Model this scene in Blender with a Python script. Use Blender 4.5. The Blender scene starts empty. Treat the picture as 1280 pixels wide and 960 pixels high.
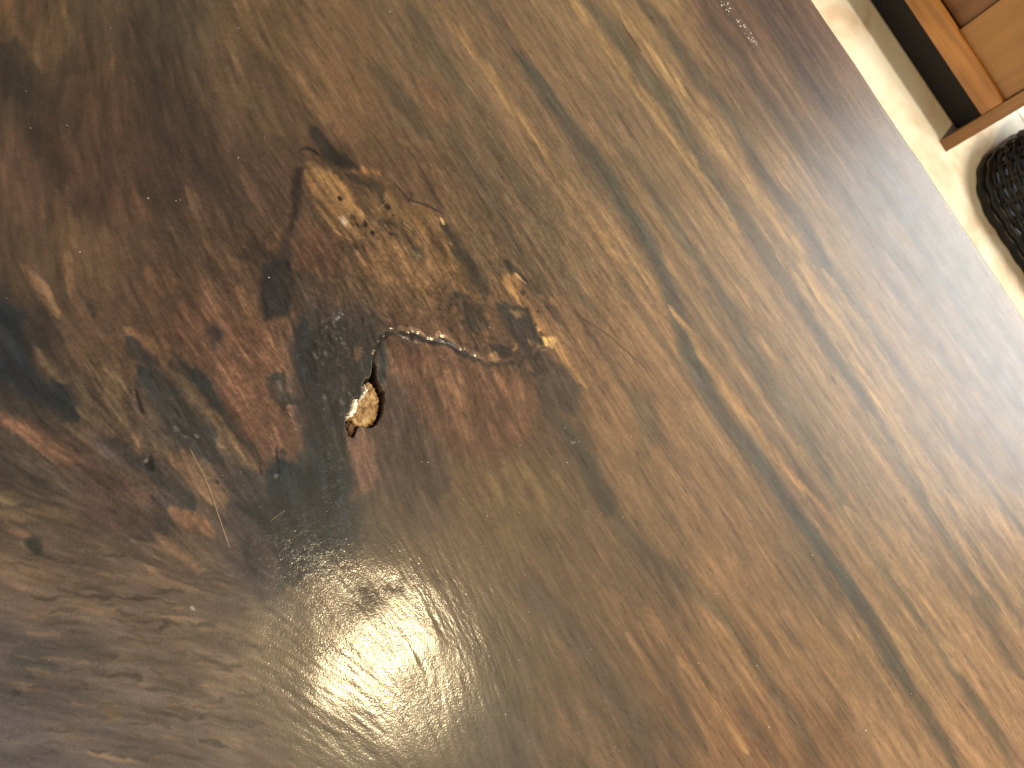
import bpy, bmesh, math, random
import numpy as np
from mathutils import Matrix, Vector

# ------------------------------------------------------------------ camera, world, lamps, exposure
S = bpy.context.scene
COL = S.collection
A = math.radians(33.7); TH = math.radians(25.0); FPX = 967.0
CAM = np.array([0.0, 0.0, 1.25]); TZ = 0.75
Fw = np.array([0, math.sin(TH), -math.cos(TH)])
U0 = np.array([0, math.cos(TH), math.sin(TH)]); R0 = np.array([1.0, 0, 0])
RI = math.cos(A)*U0 + math.sin(A)*R0
UP = math.sin(A)*U0 - math.cos(A)*R0
cam = bpy.data.cameras.new('camera'); camo = bpy.data.objects.new('camera', cam); COL.objects.link(camo)
m = Matrix.Identity(4)
for i in range(3):
    m[i][0] = RI[i]; m[i][1] = UP[i]; m[i][2] = -Fw[i]; m[i][3] = CAM[i]
camo.matrix_world = m
cam.sensor_width = 36.0; cam.lens = 36.0*FPX/1280.0
cam.clip_start = 0.01; cam.clip_end = 100
cam.dof.use_dof = True; cam.dof.focus_distance = 0.60; cam.dof.aperture_fstop = 13.0
S.camera = camo

W = bpy.data.worlds.new('World'); S.world = W; W.use_nodes = True
W.node_tree.nodes['Background'].inputs[0].default_value = (0.92, 0.95, 1.0, 1)
W.node_tree.nodes['Background'].inputs[1].default_value = 0.22

def lamp(name, loc, target, sx, sy, power, col, shape='RECTANGLE'):
    l = bpy.data.lights.new(name, 'AREA'); l.shape = shape; l.size = sx
    if shape in ('RECTANGLE', 'ELLIPSE'): l.size_y = sy
    l.energy = power; l.color = col
    o = bpy.data.objects.new(name, l); COL.objects.link(o); o.location = loc
    o.rotation_euler = (Vector(target) - Vector(loc)).to_track_quat('-Z', 'Y').to_euler()
    return o
lamp('ceiling_lamp', (0.455, 0.262, 2.60), (0.30, 0.6, 0.5), 0.12, 0.12, 38, (1.0, 0.77, 0.44), 'DISK')
lamp('window_light', (0.95, 3.5, 2.62), (0.25, 0.55, 0.75), 2.0, 1.2, 138, (0.92, 0.98, 1.0))
lamp('overhead_fill', (1.25, 2.3, 2.95), (0.4, 0.7, 0.75), 2.6, 2.4, 6, (0.97, 0.98, 1.0))  # added soft area light, fill in place of bounce from the unseen ceiling
def spot(name, loc, target, power, col, angle, blend, rad):
    l = bpy.data.lights.new(name, 'SPOT'); l.energy = power; l.color = col; l.spot_size = math.radians(angle)
    l.spot_blend = blend; l.shadow_soft_size = rad
    o = bpy.data.objects.new(name, l); COL.objects.link(o); o.location = loc
    o.rotation_euler = (Vector(target) - Vector(loc)).to_track_quat('-Z', 'Y').to_euler()
    return o
spot('aisle_fill_spot', (0.28, 1.92, 2.60), (0.10, 1.92, 0.0), 290, (1.0, 0.92, 0.78), 54, 0.35, 0.16)  # unseen spot added to brighten the floor, cone kept off the table
spot('basket_downlight', (1.75, 2.15, 2.60), (0.35, 2.0, 0.0), 60, (1.0, 0.93, 0.80), 42, 0.5, 0.08)

S.view_settings.view_transform = 'Standard'; S.view_settings.look = 'None'
S.view_settings.exposure = 0.1; S.view_settings.gamma = 1.0
S.view_settings.use_curve_mapping = False
S.render.engine = 'CYCLES'

# ------------------------------------------------------------------ helpers
rng = np.random.default_rng(7); random.seed(7)

def at(px, py, z=TZ):
    d = Fw + (px-640)/FPX*RI - (py-480)/FPX*UP
    return CAM + d*(z-CAM[2])/d[2]

def proj(x, y, z=TZ):
    dx, dy, dz = x-CAM[0], y-CAM[1], z-CAM[2]
    w = dx*Fw[0]+dy*Fw[1]+dz*Fw[2]
    return (640+FPX*(dx*RI[0]+dy*RI[1]+dz*RI[2])/w, 480-FPX*(dx*UP[0]+dy*UP[1]+dz*UP[2])/w)

def tag(o, label=None, cat=None, group=None, kind=None):
    if label: o['label'] = label
    if cat: o['category'] = cat
    if group: o['group'] = group
    if kind: o['kind'] = kind
    return o

def empty(name, loc):
    o = bpy.data.objects.new(name, None); COL.objects.link(o); o.location = loc
    o.empty_display_size = 0.05
    return o

def link(name, me, mat, parent=None, smooth=False):
    o = bpy.data.objects.new(name, me); COL.objects.link(o)
    if mat and not me.materials: me.materials.append(mat)
    if smooth: me.polygons.foreach_set('use_smooth', np.ones(len(me.polygons), bool))
    if parent:
        o.parent = parent
        o.matrix_parent_inverse = Matrix.Translation(-parent.location)
    return o

def box_mesh(name, lo, hi, bevel=0.002, seg=2):
    bm = bmesh.new(); bmesh.ops.create_cube(bm, size=1)
    for v in bm.verts:
        v.co = Vector([lo[i] + (v.co[i]+0.5)*(hi[i]-lo[i]) for i in range(3)])
    if bevel: bmesh.ops.bevel(bm, geom=bm.edges[:], offset=bevel, segments=seg, affect='EDGES', profile=0.6)
    me = bpy.data.meshes.new(name); bm.to_mesh(me); bm.free()
    return me

def grid_mesh(name, P, nx, ny, close=False):
    """P: (ny*nx,3), row-major with x fastest"""
    me = bpy.data.meshes.new(name)
    i = np.arange((ny-1)*(nx-1)); r = i//(nx-1); c = i % (nx-1); a = r*nx+c
    q = np.stack([a, a+1, a+nx+1, a+nx], 1).astype(np.int32).ravel()
    n = len(i)
    me.vertices.add(len(P)); me.vertices.foreach_set('co', P.astype(np.float32).ravel())
    me.loops.add(n*4); me.loops.foreach_set('vertex_index', q)
    me.polygons.add(n); me.polygons.foreach_set('loop_start', np.arange(n, dtype=np.int32)*4)
    me.polygons.foreach_set('use_smooth', np.ones(n, bool))
    me.update(calc_edges=True)
    return me

def vnoise(x, y, seed=0):
    r = np.random.default_rng(seed).random((256, 256)).astype(np.float32)
    xi = np.floor(x).astype(np.int64); yi = np.floor(y).astype(np.int64)
    fx = x-xi; fy = y-yi; fx = fx*fx*fx*(fx*(fx*6-15)+10); fy = fy*fy*fy*(fy*(fy*6-15)+10)
    g = lambda a, b: r[a & 255, b & 255]
    return ((g(xi, yi)*(1-fx)+g(xi+1, yi)*fx)*(1-fy) + (g(xi, yi+1)*(1-fx)+g(xi+1, yi+1)*fx)*fy)*2-1

def fbm(x, y, seed=0, oct=4):
    s = 0; a = 1.0; t = 0
    for k in range(oct):
        s = s + a*vnoise(x*2**k, y*2**k, seed+k); t += a; a *= 0.5
    return s/t

def sstep(a, b, x):
    t = np.clip((x-a)/(b-a), 0, 1); return t*t*(3-2*t)

def lin(c):
    c = np.asarray(c, float)/255.0
    return np.where(c <= 0.04045, c/12.92, ((c+0.055)/1.055)**2.4)

# ---- node materials
def newmat(name):
    mt = bpy.data.materials.new(name); mt.use_nodes = True
    nt = mt.node_tree; return mt, nt, nt.nodes['Principled BSDF']

def ramp(nt, stops):
    r = nt.nodes.new('ShaderNodeValToRGB')
    e = r.color_ramp.elements
    while len(e) < len(stops): e.new(0.5)
    for k, (p, c) in zip(e, stops): k.position = p; k.color = (*c, 1)
    return r

def cabinet_mat(name, c0, c1, axis):
    mt, nt, bs = newmat(name); L = nt.links.new
    tc = nt.nodes.new('ShaderNodeTexCoord'); mp = nt.nodes.new('ShaderNodeMapping')
    sc = [70, 70, 70]; sc[axis] = 4.0; mp.inputs['Scale'].default_value = sc
    L(tc.outputs['Object'], mp.inputs['Vector'])
    n = nt.nodes.new('ShaderNodeTexNoise'); n.inputs['Scale'].default_value = 1.0; n.inputs['Detail'].default_value = 6
    n.inputs['Distortion'].default_value = 0.6
    L(mp.outputs[0], n.inputs['Vector'])
    n2 = nt.nodes.new('ShaderNodeTexNoise'); n2.inputs['Scale'].default_value = 9; n2.inputs['Detail'].default_value = 3
    L(tc.outputs['Object'], n2.inputs['Vector'])
    ad = nt.nodes.new('ShaderNodeMath'); ad.operation = 'MULTIPLY_ADD'; ad.inputs[1].default_value = 0.6
    L(n2.outputs[0], ad.inputs[0]); L(n.outputs[0], ad.inputs[2])
    r = ramp(nt, [(0.55, c0), (1.05, c1)]); L(ad.outputs[0], r.inputs[0])
    L(r.outputs[0], bs.inputs['Base Color'])
    bs.inputs['Roughness'].default_value = 0.42
    b = nt.nodes.new('ShaderNodeBump'); b.inputs['Strength'].default_value = 0.08; b.inputs['Distance'].default_value = 0.002
    L(n.outputs[0], b.inputs['Height']); L(b.outputs[0], bs.inputs['Normal'])
    return mt

def tile_mat():
    mt, nt, bs = newmat('cream_tile'); L = nt.links.new
    g = nt.nodes.new('ShaderNodeNewGeometry')
    n = nt.nodes.new('ShaderNodeTexNoise'); n.inputs['Scale'].default_value = 7; n.inputs['Detail'].default_value = 7; n.inputs['Distortion'].default_value = 1.2
    L(g.outputs['Position'], n.inputs['Vector'])
    r = ramp(nt, [(0.30, (0.60, 0.46, 0.31)), (0.46, (0.72, 0.62, 0.46)), (0.62, (0.78, 0.71, 0.56)), (0.8, (0.74, 0.63, 0.47))])
    L(n.outputs[0], r.inputs[0]); L(r.outputs[0], bs.inputs['Base Color'])
    bs.inputs['Roughness'].default_value = 0.5
    return mt

def flat_mat(name, c, rough=0.5, scale=200, var=0.25, bump=0.2):
    mt, nt, bs = newmat(name); L = nt.links.new
    tc = nt.nodes.new('ShaderNodeTexCoord'); n = nt.nodes.new('ShaderNodeTexNoise')
    n.inputs['Scale'].default_value = scale; n.inputs['Detail'].default_value = 4
    L(tc.outputs['Object'], n.inputs['Vector'])
    c = np.array(c); r = ramp(nt, [(0.3, tuple(c*(1-var))), (0.7, tuple(np.minimum(c*(1+var), 1)))])
    L(n.outputs[0], r.inputs[0]); L(r.outputs[0], bs.inputs['Base Color'])
    bs.inputs['Roughness'].default_value = rough
    b = nt.nodes.new('ShaderNodeBump'); b.inputs['Strength'].default_value = bump; b.inputs['Distance'].default_value = 0.001
    L(n.outputs[0], b.inputs['Height']); L(b.outputs[0], bs.inputs['Normal'])
    return mt

# ------------------------------------------------------------------ floor of large cream tiles
M_TILE = tile_mat(); M_GROUT = flat_mat('grout', (0.30, 0.24, 0.17), 0.9, 120)
floor = link('floor', box_mesh('floor', (-3.2, -1.6, -0.06), (3.4, 4.2, -0.004), 0), M_GROUT)
tag(floor, 'cream stone tile floor with thin grout joints', kind='structure')
TW, TD, J = 1.2, 0.6, 0.0035
tme = box_mesh('tile', (-(TW-J)/2, -(TD-J)/2, -0.010), ((TW-J)/2, (TD-J)/2, 0.0), 0.0012)
for i in range(-2, 3):
    for j in range(-5, 4):
        o = link('tile', tme, M_TILE, floor)
        o.location = (0.15+i*TW, 2.30+TD/2+(j-1)*TD, -0.0002*((i*7+j*3) % 3))

# ------------------------------------------------------------------ the wooden cabinet across the aisle
M_OR = cabinet_mat('cabinet_rail_wood', lin((140, 92, 42)), lin((180, 124, 62)), 0)
M_SIDE = cabinet_mat('cabinet_side_wood', lin((122, 82, 40)), lin((146, 100, 52)), 2)
M_DARK = cabinet_mat('cabinet_dark_panel_wood', lin((100, 64, 34)), lin((126, 82, 44)), 2)
M_PAN = cabinet_mat('cabinet_door_wood', lin((142, 99, 50)), lin((158, 112, 58)), 2)
M_GAP_SHADE = flat_mat('black_gap_shade', (0.012, 0.011, 0.010), 0.7, 80, 0.3, 0.1)  # near-black colour that stands for the shade in the gap
YF = 1.95
cab = empty('cabinet', (-0.45, YF+0.22, 0))
tag(cab, 'orange brown wooden cabinet standing on the cream floor with open dark gap underneath', 'cabinet')
def part(name, lo, hi, mat, bevel=0.0015): return link(name, box_mesh(name, lo, hi, bevel), mat, cab)
part('side_panel', (0.090, YF, 0.0), (0.121, YF+0.44, 0.90), M_SIDE)
part('side_panel', (-1.05, YF, 0.0), (-1.019, YF+0.44, 0.90), M_SIDE)
part('bottom_rail', (-1.018, YF+0.004, 0.117), (0.089, YF+0.026, 0.171), M_OR)
part('door', (-0.108, YF+0.018, 0.172), (0.088, YF+0.036, 0.84), M_PAN)
part('door', (-0.56, YF+0.030, 0.172), (-0.110, YF+0.048, 0.84), M_DARK)
part('door', (-1.017, YF+0.030, 0.172), (-0.562, YF+0.048, 0.84), M_DARK)
part('gap_shade_board', (-1.018, YF+0.085, 0.001), (0.089, YF+0.10, 0.127), M_GAP_SHADE)  # added black board: shade under the cabinet put in as colour
part('top', (-1.06, YF-0.004, 0.901), (0.131, YF+0.45, 0.925), M_PAN)
part('back_panel', (-1.018, YF+0.425, 0.05), (0.089, YF+0.438, 0.89), M_DARK)
part('bottom_board', (-1.018, YF+0.027, 0.128), (0.089, YF+0.424, 0.146), M_DARK)

# ------------------------------------------------------------------ black wicker basket
M_WICK = flat_mat('black_wicker', (0.006, 0.0055, 0.006), 0.42, 120, 0.5, 0.4)
M_WICK.node_tree.nodes['Principled BSDF'].inputs['Specular IOR Level'].default_value = 0.3
BX, BY = 0.455, 2.135
bask = empty('wicker_basket', (BX, BY, 0))
tag(bask, 'black woven wicker basket on the cream floor beside the wooden cabinet', 'basket')
def rr(tn, grow=0.0):
    """rounded rectangle, half sizes 0.25 x 0.185, corner 0.125; tn in 0..1 along the perimeter"""
    hx, hy, rc = 0.25+grow, 0.185+grow, 0.125+grow
    sx, sy, arc = 2*(hx-rc), 2*(hy-rc), math.pi*rc/2
    segs = [('l', sx), ('c', arc), ('l', sy), ('c', arc), ('l', sx), ('c', arc), ('l', sy), ('c', arc)]
    tot = sum(s[1] for s in segs); d = (tn % 1)*tot
    pos = [((-(hx-rc), -hy), (1, 0)), ((hx-rc, -(hy-rc)), -90), ((hx, -(hy-rc)), (0, 1)), ((hx-rc, hy-rc), 0),
           ((hx-rc, hy), (-1, 0)), ((-(hx-rc), hy-rc), 90), ((-hx, hy-rc), (0, -1)), ((-(hx-rc), -(hy-rc)), 180)]
    for (k, ln), (p, q) in zip(segs, pos):
        if d <= ln or (k, ln) == segs[-1] and p == pos[-1][0]:
            if k == 'l': return (p[0]+q[0]*d, p[1]+q[1]*d, q[1], -q[0])
            a = math.radians(q)+d/rc
            return (p[0]+rc*math.cos(a), p[1]+rc*math.sin(a), math.cos(a), math.sin(a))
        d -= ln
def tube(name, pts, rad, closed, mat, parent, ns=6, squash=1.0):
    pts = np.array(pts); n = len(pts)
    T = np.roll(pts, -1, 0)-np.roll(pts, 1, 0)
    if not closed: T[0] = pts[1]-pts[0]; T[-1] = pts[-1]-pts[-2]
    T /= np.linalg.norm(T, axis=1)[:, None]
    up = np.array([0, 0, 1.0]) if abs(T[:, 2]).mean() < 0.7 else np.array([1.0, 0.3, 0])
    B = np.cross(T, up); B /= np.linalg.norm(B, axis=1)[:, None]; N = np.cross(B, T)
    V = []
    for k in range(ns):
        a = 2*math.pi*k/ns
        V.append(pts + rad*(math.cos(a)*B*squash + math.sin(a)*N))
    V = np.stack(V, 1).reshape(-1, 3)
    fs = []
    for i in range(n if closed else n-1):
        j = (i+1) % n
        for k in range(ns):
            l = (k+1) % ns; fs.append((i*ns+k, i*ns+l, j*ns+l, j*ns+k))
    if not closed: fs += [tuple(range(ns))[::-1], tuple((n-1)*ns+k for k in range(ns))]
    me = bpy.data.meshes.new(name); me.from_pydata(V.tolist(), [], fs); me.update()
    return link(name, me, mat, parent, True)
NST = 32
def wall(tn, z, off=0.0):
    x, y, nx, ny = rr(tn, 0.030*(z/0.30)); return (BX+x+nx*off, BY+y+ny*off, z)
for rrow in range(22):
    z = 0.050+rrow*0.0118
    ph = rrow % 2
    pts = []
    for k in range(NST*8):
        t = k/(NST*8.0)
        pts.append(wall(t, z+0.0012*math.sin(k*0.7+rrow), 0.0048*math.cos(math.pi*(t*NST)+math.pi*ph) + 0.001*math.sin(k*1.3+rrow*2)))
    tube('strand', pts, 0.0058, True, M_WICK, bask, 6)
for k in range(NST):
    tube('stake', [wall((k+0.5)/NST, z, 0.0) for z in np.linspace(0.006, 0.305, 7)], 0.0048, False, M_WICK, bask, 6)
for q, (z, off, rad) in enumerate([(0.014, 0.004, 0.0135), (0.036, 0.003, 0.0115), (0.312, 0.0, 0.012), (0.304, 0.012, 0.009), (0.304, -0.012, 0.009)]):
    pts = [wall(k/150.0, z+0.002*math.sin(k*1.1+q), off+0.002*math.cos(k*1.1+q)) for k in range(150)]
    tube('base_ring' if q < 2 else 'rim', pts, rad, True, M_WICK, bask, 8)
bm = bmesh.new()
bp = [bm.verts.new(wall(k/64.0, 0.010, -0.004)) for k in range(64)]; bm.faces.new(bp)
r_ = bmesh.ops.extrude_face_region(bm, geom=bm.faces[:])
for v in [g for g in r_['geom'] if isinstance(g, bmesh.types.BMVert)]: v.co.z += 0.006
me = bpy.data.meshes.new('base'); bm.to_mesh(me); bm.free(); link('base', me, M_WICK, bask)

# ------------------------------------------------------------------ the slab table: figure of the wood
X0, X1, Y0, Y1 = -0.72, 0.82, -0.32, 0.7365
# direction of the fibres, given at places on the slab: (px, py, angle of the fibre)
DIRS = [(700,100,58),(900,200,57),(1100,200,56),(1000,500,56),(1200,700,56),(1000,900,58),(800,800,62),(700,600,60),(850,400,52),
 (600,250,58),(500,100,62),(400,60,60),(300,150,62),(200,100,78),(100,100,92),(80,300,86),(30,450,55),(150,350,66),(130,480,55),
 (250,450,56),(330,500,60),(450,250,52),(520,320,57),(560,400,66),(500,520,78),(600,520,72),(600,620,65),(560,700,62),(480,760,52),
 (430,900,35),(350,850,30),(250,560,57),(180,600,45),(80,560,35),(60,650,18),(250,680,48),(100,750,8),(250,760,5),(150,850,8),
 (300,920,25),(50,900,10),(550,850,72),(600,900,76),(400,600,84),(400,450,80),(1250,330,54),(1280,950,57),(0,0,88),(0,960,8),(700,960,66)]
CELL = 0.001
gx = np.arange(X0-0.01, X1+0.01, CELL); gy = np.arange(Y0-0.01, Y1+0.01, CELL)
NX, NY = len(gx), len(gy)
# coarse direction raster
cs = 10
cx, cy = np.meshgrid(gx[::cs], gy[::cs])
num = np.zeros(cx.shape+(2,)); den = np.zeros(cx.shape)
for px, py, an in DIRS:
    p = at(px, py); a = math.radians(an); q = at(px+5*math.cos(a), py+5*math.sin(a))
    t = math.atan2(q[1]-p[1], q[0]-p[0])
    w = 1/((cx-p[0])**2+(cy-p[1])**2+0.0006)**1.7
    num[..., 0] += w*math.cos(2*t); num[..., 1] += w*math.sin(2*t); den += w
ang2 = np.arctan2(num[..., 1], num[..., 0])
def up2(c):
    iy = np.minimum(np.arange(NY)/cs, c.shape[0]-1.001); ix = np.minimum(np.arange(NX)/cs, c.shape[1]-1.001)
    y = iy.astype(int); x = ix.astype(int); fy = (iy-y)[:, None]; fx = (ix-x)[None, :]
    return (c[y][:, x]*(1-fx)+c[y][:, x+1]*fx)*(1-fy)+(c[y+1][:, x]*(1-fx)+c[y+1][:, x+1]*fx)*fy
AN = np.arctan2(up2(np.sin(ang2)), up2(np.cos(ang2)))/2
wob = fbm(*(np.meshgrid(gx*22, gy*34)), seed=91, oct=3)
AN = AN + 0.06*wob
DX = np.cos(AN).astype(np.float32); DY = np.sin(AN).astype(np.float32)

def blur(a, r):
    for ax in (0, 1):
        for _ in range(2):
            p = np.concatenate([np.take(a, range(-r, 0), ax), a, np.take(a, range(0, r+1), ax)], ax)
            c = np.cumsum(p, ax, dtype=np.float64)
            k = 2*r+1
            if ax == 0: a = (c[k-1:k-1+NY] - np.concatenate([np.zeros((1, c.shape[1])), c[:NY-1]], 0))/k
            else: a = (c[:, k-1:k-1+NX] - np.concatenate([np.zeros((c.shape[0], 1)), c[:, :NX-1]], 1))/k
    return a.astype(np.float32)
wn = [rng.standard_normal((NY, NX)).astype(np.float32) for _ in range(4)]
N0 = wn[0]; N1 = blur(wn[1], 1); N2 = blur(wn[2], 3); N3 = blur(wn[3], 7)
def lic(fields, step, lens):
    outs = [f*1.0 for f in fields]
    jx, jy = np.meshgrid(np.arange(NX, dtype=np.float32), np.arange(NY, dtype=np.float32))
    for sgn in (1, -1):
        x = jx.copy(); y = jy.copy(); px_, py_ = None, None
        ix = jx.astype(np.int32); iy = jy.astype(np.int32)
        for k in range(max(lens)):
            dx = DX[iy, ix]; dy = DY[iy, ix]
            if px_ is not None:
                s = np.sign(dx*px_+dy*py_); s[s == 0] = 1; dx = dx*s; dy = dy*s
            else: dx = dx*sgn; dy = dy*sgn
            px_, py_ = dx, dy
            x += dx*step; y += dy*step
            ix = np.clip(x+0.5, 0, NX-1).astype(np.int32); iy = np.clip(y+0.5, 0, NY-1).astype(np.int32)
            for o, f, l in zip(outs, fields, lens):
                if k < l: o += f[iy, ix]*(1-k/l)
    return [(o-o.mean())/o.std() for o in outs]
F0, F1, FS = lic([N0, N1, wn[3][::-1].copy()], 1.2, [6, 14, 3])
F2, F3 = lic([N2, N3], 3.5, [14, 26])

# ---- the mesh lines: fine where the slab is seen, finer at the hole, coarse beyond
def lines(a, b, regions, coarse):
    out = [a]; 
    while out[-1] < b:
        x = out[-1]; st = coarse
        for lo, hi, s in regions:
            if lo <= x < hi: st = min(st, s)
            else:
                d = max(lo-x, x-hi); st = min(st, s*(1+d*40)) if d > 0 else st
        out.append(x+st)
    out[-1] = b
    if out[-1]-out[-2] < 1e-4: out.pop(-2)
    return np.array(out)
HC = at(458, 505)
lx = lines(X0, X1, [(-0.39, 0.505, 0.00092), (HC[0]-0.045, HC[0]+0.045, 0.00055)], 0.012)
ly = lines(Y0, Y1, [(-0.14, 0.40, 0.00090), (0.40, 0.74, 0.0013), (HC[1]-0.03, HC[1]+0.03, 0.00055)], 0.012)
nx, ny = len(lx), len(ly)
VX, VY = np.meshgrid(lx, ly); VX = VX.ravel(); VY = VY.ravel(); NV = len(VX)
PU, PV = proj(VX, VY)
def samp(f):
    x = np.clip((VX-gx[0])/CELL, 0, NX-1.01); y = np.clip((VY-gy[0])/CELL, 0, NY-1.01)
    xi = x.astype(int); yi = y.astype(int); fx = x-xi; fy = y-yi
    return (f[yi, xi]*(1-fx)+f[yi, xi+1]*fx)*(1-fy)+(f[yi+1, xi]*(1-fx)+f[yi+1, xi+1]*fx)*fy
f0, f1, f2, f3, fs = (samp(f) for f in (F0, F1, F2, F3, FS))
dvx, dvy = samp(DX), samp(DY)
q0, q1 = proj(VX+dvx*0.002, VY+dvy*0.002)
ddx, ddy = q0-PU, q1-PV; l_ = np.hypot(ddx, ddy); ddx /= l_; ddy /= l_
sg = np.where(ddy < 0, -1, 1); ddx *= sg; ddy *= sg
iso1 = fbm(PU/26, PV/26, 11, 4); iso2 = fbm(PU/26, PV/26, 21, 4)
iso3 = fbm(PU/7, PV/7, 31, 3); iso4 = fbm(PU/3.0, PV/3.0, 41, 2); iso5 = fbm(PU/55, PV/55, 51, 3)
# ragged, fibrous edges: marks are pushed along the fibre
right0 = sstep(420, 720, PU + (480-PV)*0.35)
push = (4.5-1.0*right0)*f1 + (4.0-1.0*right0)*f2
QU = PU + ddx*push + (7-4.5*right0)*iso1; QV = PV + ddy*push + (7-4.5*right0)*iso2
RU = PU + 1.6*iso1 + 1.0*iso3 + ddx*1.5*f1; RV = PV + 1.6*iso2 - 1.0*iso3 + ddy*1.5*f1    # crisp marks

# ---- ground colours of the wood, place by place
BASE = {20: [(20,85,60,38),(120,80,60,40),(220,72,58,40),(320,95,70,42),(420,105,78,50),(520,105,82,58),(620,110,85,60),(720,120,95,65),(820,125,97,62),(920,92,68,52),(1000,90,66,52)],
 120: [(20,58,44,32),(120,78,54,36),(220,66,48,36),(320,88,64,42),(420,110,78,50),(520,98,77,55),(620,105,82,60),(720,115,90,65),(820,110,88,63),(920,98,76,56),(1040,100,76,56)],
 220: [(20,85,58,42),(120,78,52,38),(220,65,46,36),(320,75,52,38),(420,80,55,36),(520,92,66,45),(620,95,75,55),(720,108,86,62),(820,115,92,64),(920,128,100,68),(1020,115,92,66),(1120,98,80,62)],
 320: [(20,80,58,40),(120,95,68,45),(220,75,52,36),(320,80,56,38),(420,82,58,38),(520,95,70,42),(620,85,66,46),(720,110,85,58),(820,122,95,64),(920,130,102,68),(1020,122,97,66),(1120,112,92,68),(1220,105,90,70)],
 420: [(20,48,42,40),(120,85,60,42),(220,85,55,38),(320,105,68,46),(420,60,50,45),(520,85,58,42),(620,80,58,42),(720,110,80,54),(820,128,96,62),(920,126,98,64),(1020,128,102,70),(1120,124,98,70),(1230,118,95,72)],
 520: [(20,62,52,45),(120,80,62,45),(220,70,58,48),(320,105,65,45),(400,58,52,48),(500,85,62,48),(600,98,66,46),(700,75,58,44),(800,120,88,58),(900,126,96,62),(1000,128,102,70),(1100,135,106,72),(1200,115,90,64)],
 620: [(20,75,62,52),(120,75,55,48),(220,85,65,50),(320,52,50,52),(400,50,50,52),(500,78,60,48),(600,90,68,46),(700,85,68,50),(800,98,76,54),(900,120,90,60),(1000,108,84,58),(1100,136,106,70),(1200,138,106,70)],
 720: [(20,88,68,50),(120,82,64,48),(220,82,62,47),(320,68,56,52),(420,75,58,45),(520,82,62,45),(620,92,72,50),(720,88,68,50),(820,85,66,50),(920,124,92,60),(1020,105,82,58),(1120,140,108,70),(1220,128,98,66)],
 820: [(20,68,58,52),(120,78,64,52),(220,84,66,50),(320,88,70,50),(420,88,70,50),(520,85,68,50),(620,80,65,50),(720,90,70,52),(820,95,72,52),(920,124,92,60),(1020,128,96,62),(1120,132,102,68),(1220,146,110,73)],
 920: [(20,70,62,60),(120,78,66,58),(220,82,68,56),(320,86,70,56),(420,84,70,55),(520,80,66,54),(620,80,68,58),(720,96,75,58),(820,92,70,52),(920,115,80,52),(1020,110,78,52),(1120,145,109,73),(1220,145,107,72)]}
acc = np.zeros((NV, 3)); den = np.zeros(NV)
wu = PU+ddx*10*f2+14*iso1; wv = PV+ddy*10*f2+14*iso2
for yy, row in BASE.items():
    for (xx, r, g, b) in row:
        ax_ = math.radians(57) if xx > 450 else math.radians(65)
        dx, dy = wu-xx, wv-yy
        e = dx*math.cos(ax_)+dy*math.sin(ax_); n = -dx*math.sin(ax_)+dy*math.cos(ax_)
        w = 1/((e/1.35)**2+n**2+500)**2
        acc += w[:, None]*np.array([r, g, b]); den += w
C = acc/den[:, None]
C *= (1+0.13*sstep(420, 250, PU)*sstep(640, 760, PV))[:, None]*(1+(sstep(450, 250, PU)*sstep(600, 760, PV))[:, None]*np.array([0.02, 0.04, 0.16]))  # lower left lightened and blued: cool haze painted into the colour
HT = np.zeros(NV)                      # relief in millimetres
BUMP = np.full(NV, 0.5); ROUGH = np.full(NV, 0.40)

inside = sstep(-60, 40, PU)*sstep(1340, 1240, PU)*sstep(-60, 40, PV)*sstep(1020, 920, PV)
right = sstep(420, 720, PU + (480-PV)*0.35)
# broad and fine figure
C *= (1 + (0.05*f3*(0.5-0.35*right) + 0.055*f2*(0.45-0.3*right) + 0.03*(0.7-0.2*right)*f1)*(1+0.9*(1-inside)))[:, None]
yw = VY + 0.006*fbm(VX*5, VY*4, 81, 2) + 0.022*(VX-0.05)*np.sin(VY*9)
L1 = fbm(VX*1.6+9, yw*70, 101, 4)*1.6; L2 = fbm(VX*1.8+3, yw*230, 111, 3)*1.6
LR = sstep(560, 800, PU + (480-PV)*0.35)*(0.7+0.3*inside)
C *= (1 + LR*(0.12*L1+0.115*L2))[:, None]
C += (LR*L1*5)[:, None]*np.array([0.8, 0.3, -0.5])
C += (f2*right*0.8)[:, None]*np.array([1.0, 0.35, -0.6])

ZO = {1:(0,0,2.909),2:(420,0,2.909),3:(840,0,2.909),4:(0,310,2.909),5:(420,310,2.909),6:(840,310,2.909),7:(0,630,2.909),8:(420,630,2.909),9:(840,630,2.909),
      'A':(400,420,6.857),'B':(480,360,5.333),'C':(350,150,5.052),'D':(140,440,3.2),'E':(300,380,6.4),'P':(0,0,1.0),'H':(280,640,3.0),'S':(300,620,6.857)}
def tr(z, pts):
    ox, oy, s = ZO[z]; return np.array([(ox+x/s, oy+y/s) for x, y in pts], float), s

def seg_dist(u, v, P):
    best = np.full(len(u), 1e9); tt = np.zeros(len(u)); L = np.hypot(*(P[1:]-P[:-1]).T); tot = L.sum(); c = 0
    for i in range(len(P)-1):
        a, d = P[i], P[i+1]-P[i]; dd = d@d
        t = np.clip(((u-a[0])*d[0]+(v-a[1])*d[1])/dd, 0, 1)
        q = np.hypot(u-a[0]-t*d[0], v-a[1]-t*d[1]); k = q < best
        best[k] = q[k]; tt[k] = (c+t[k]*L[i])/tot; c += L[i]
    return best, tt

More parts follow.
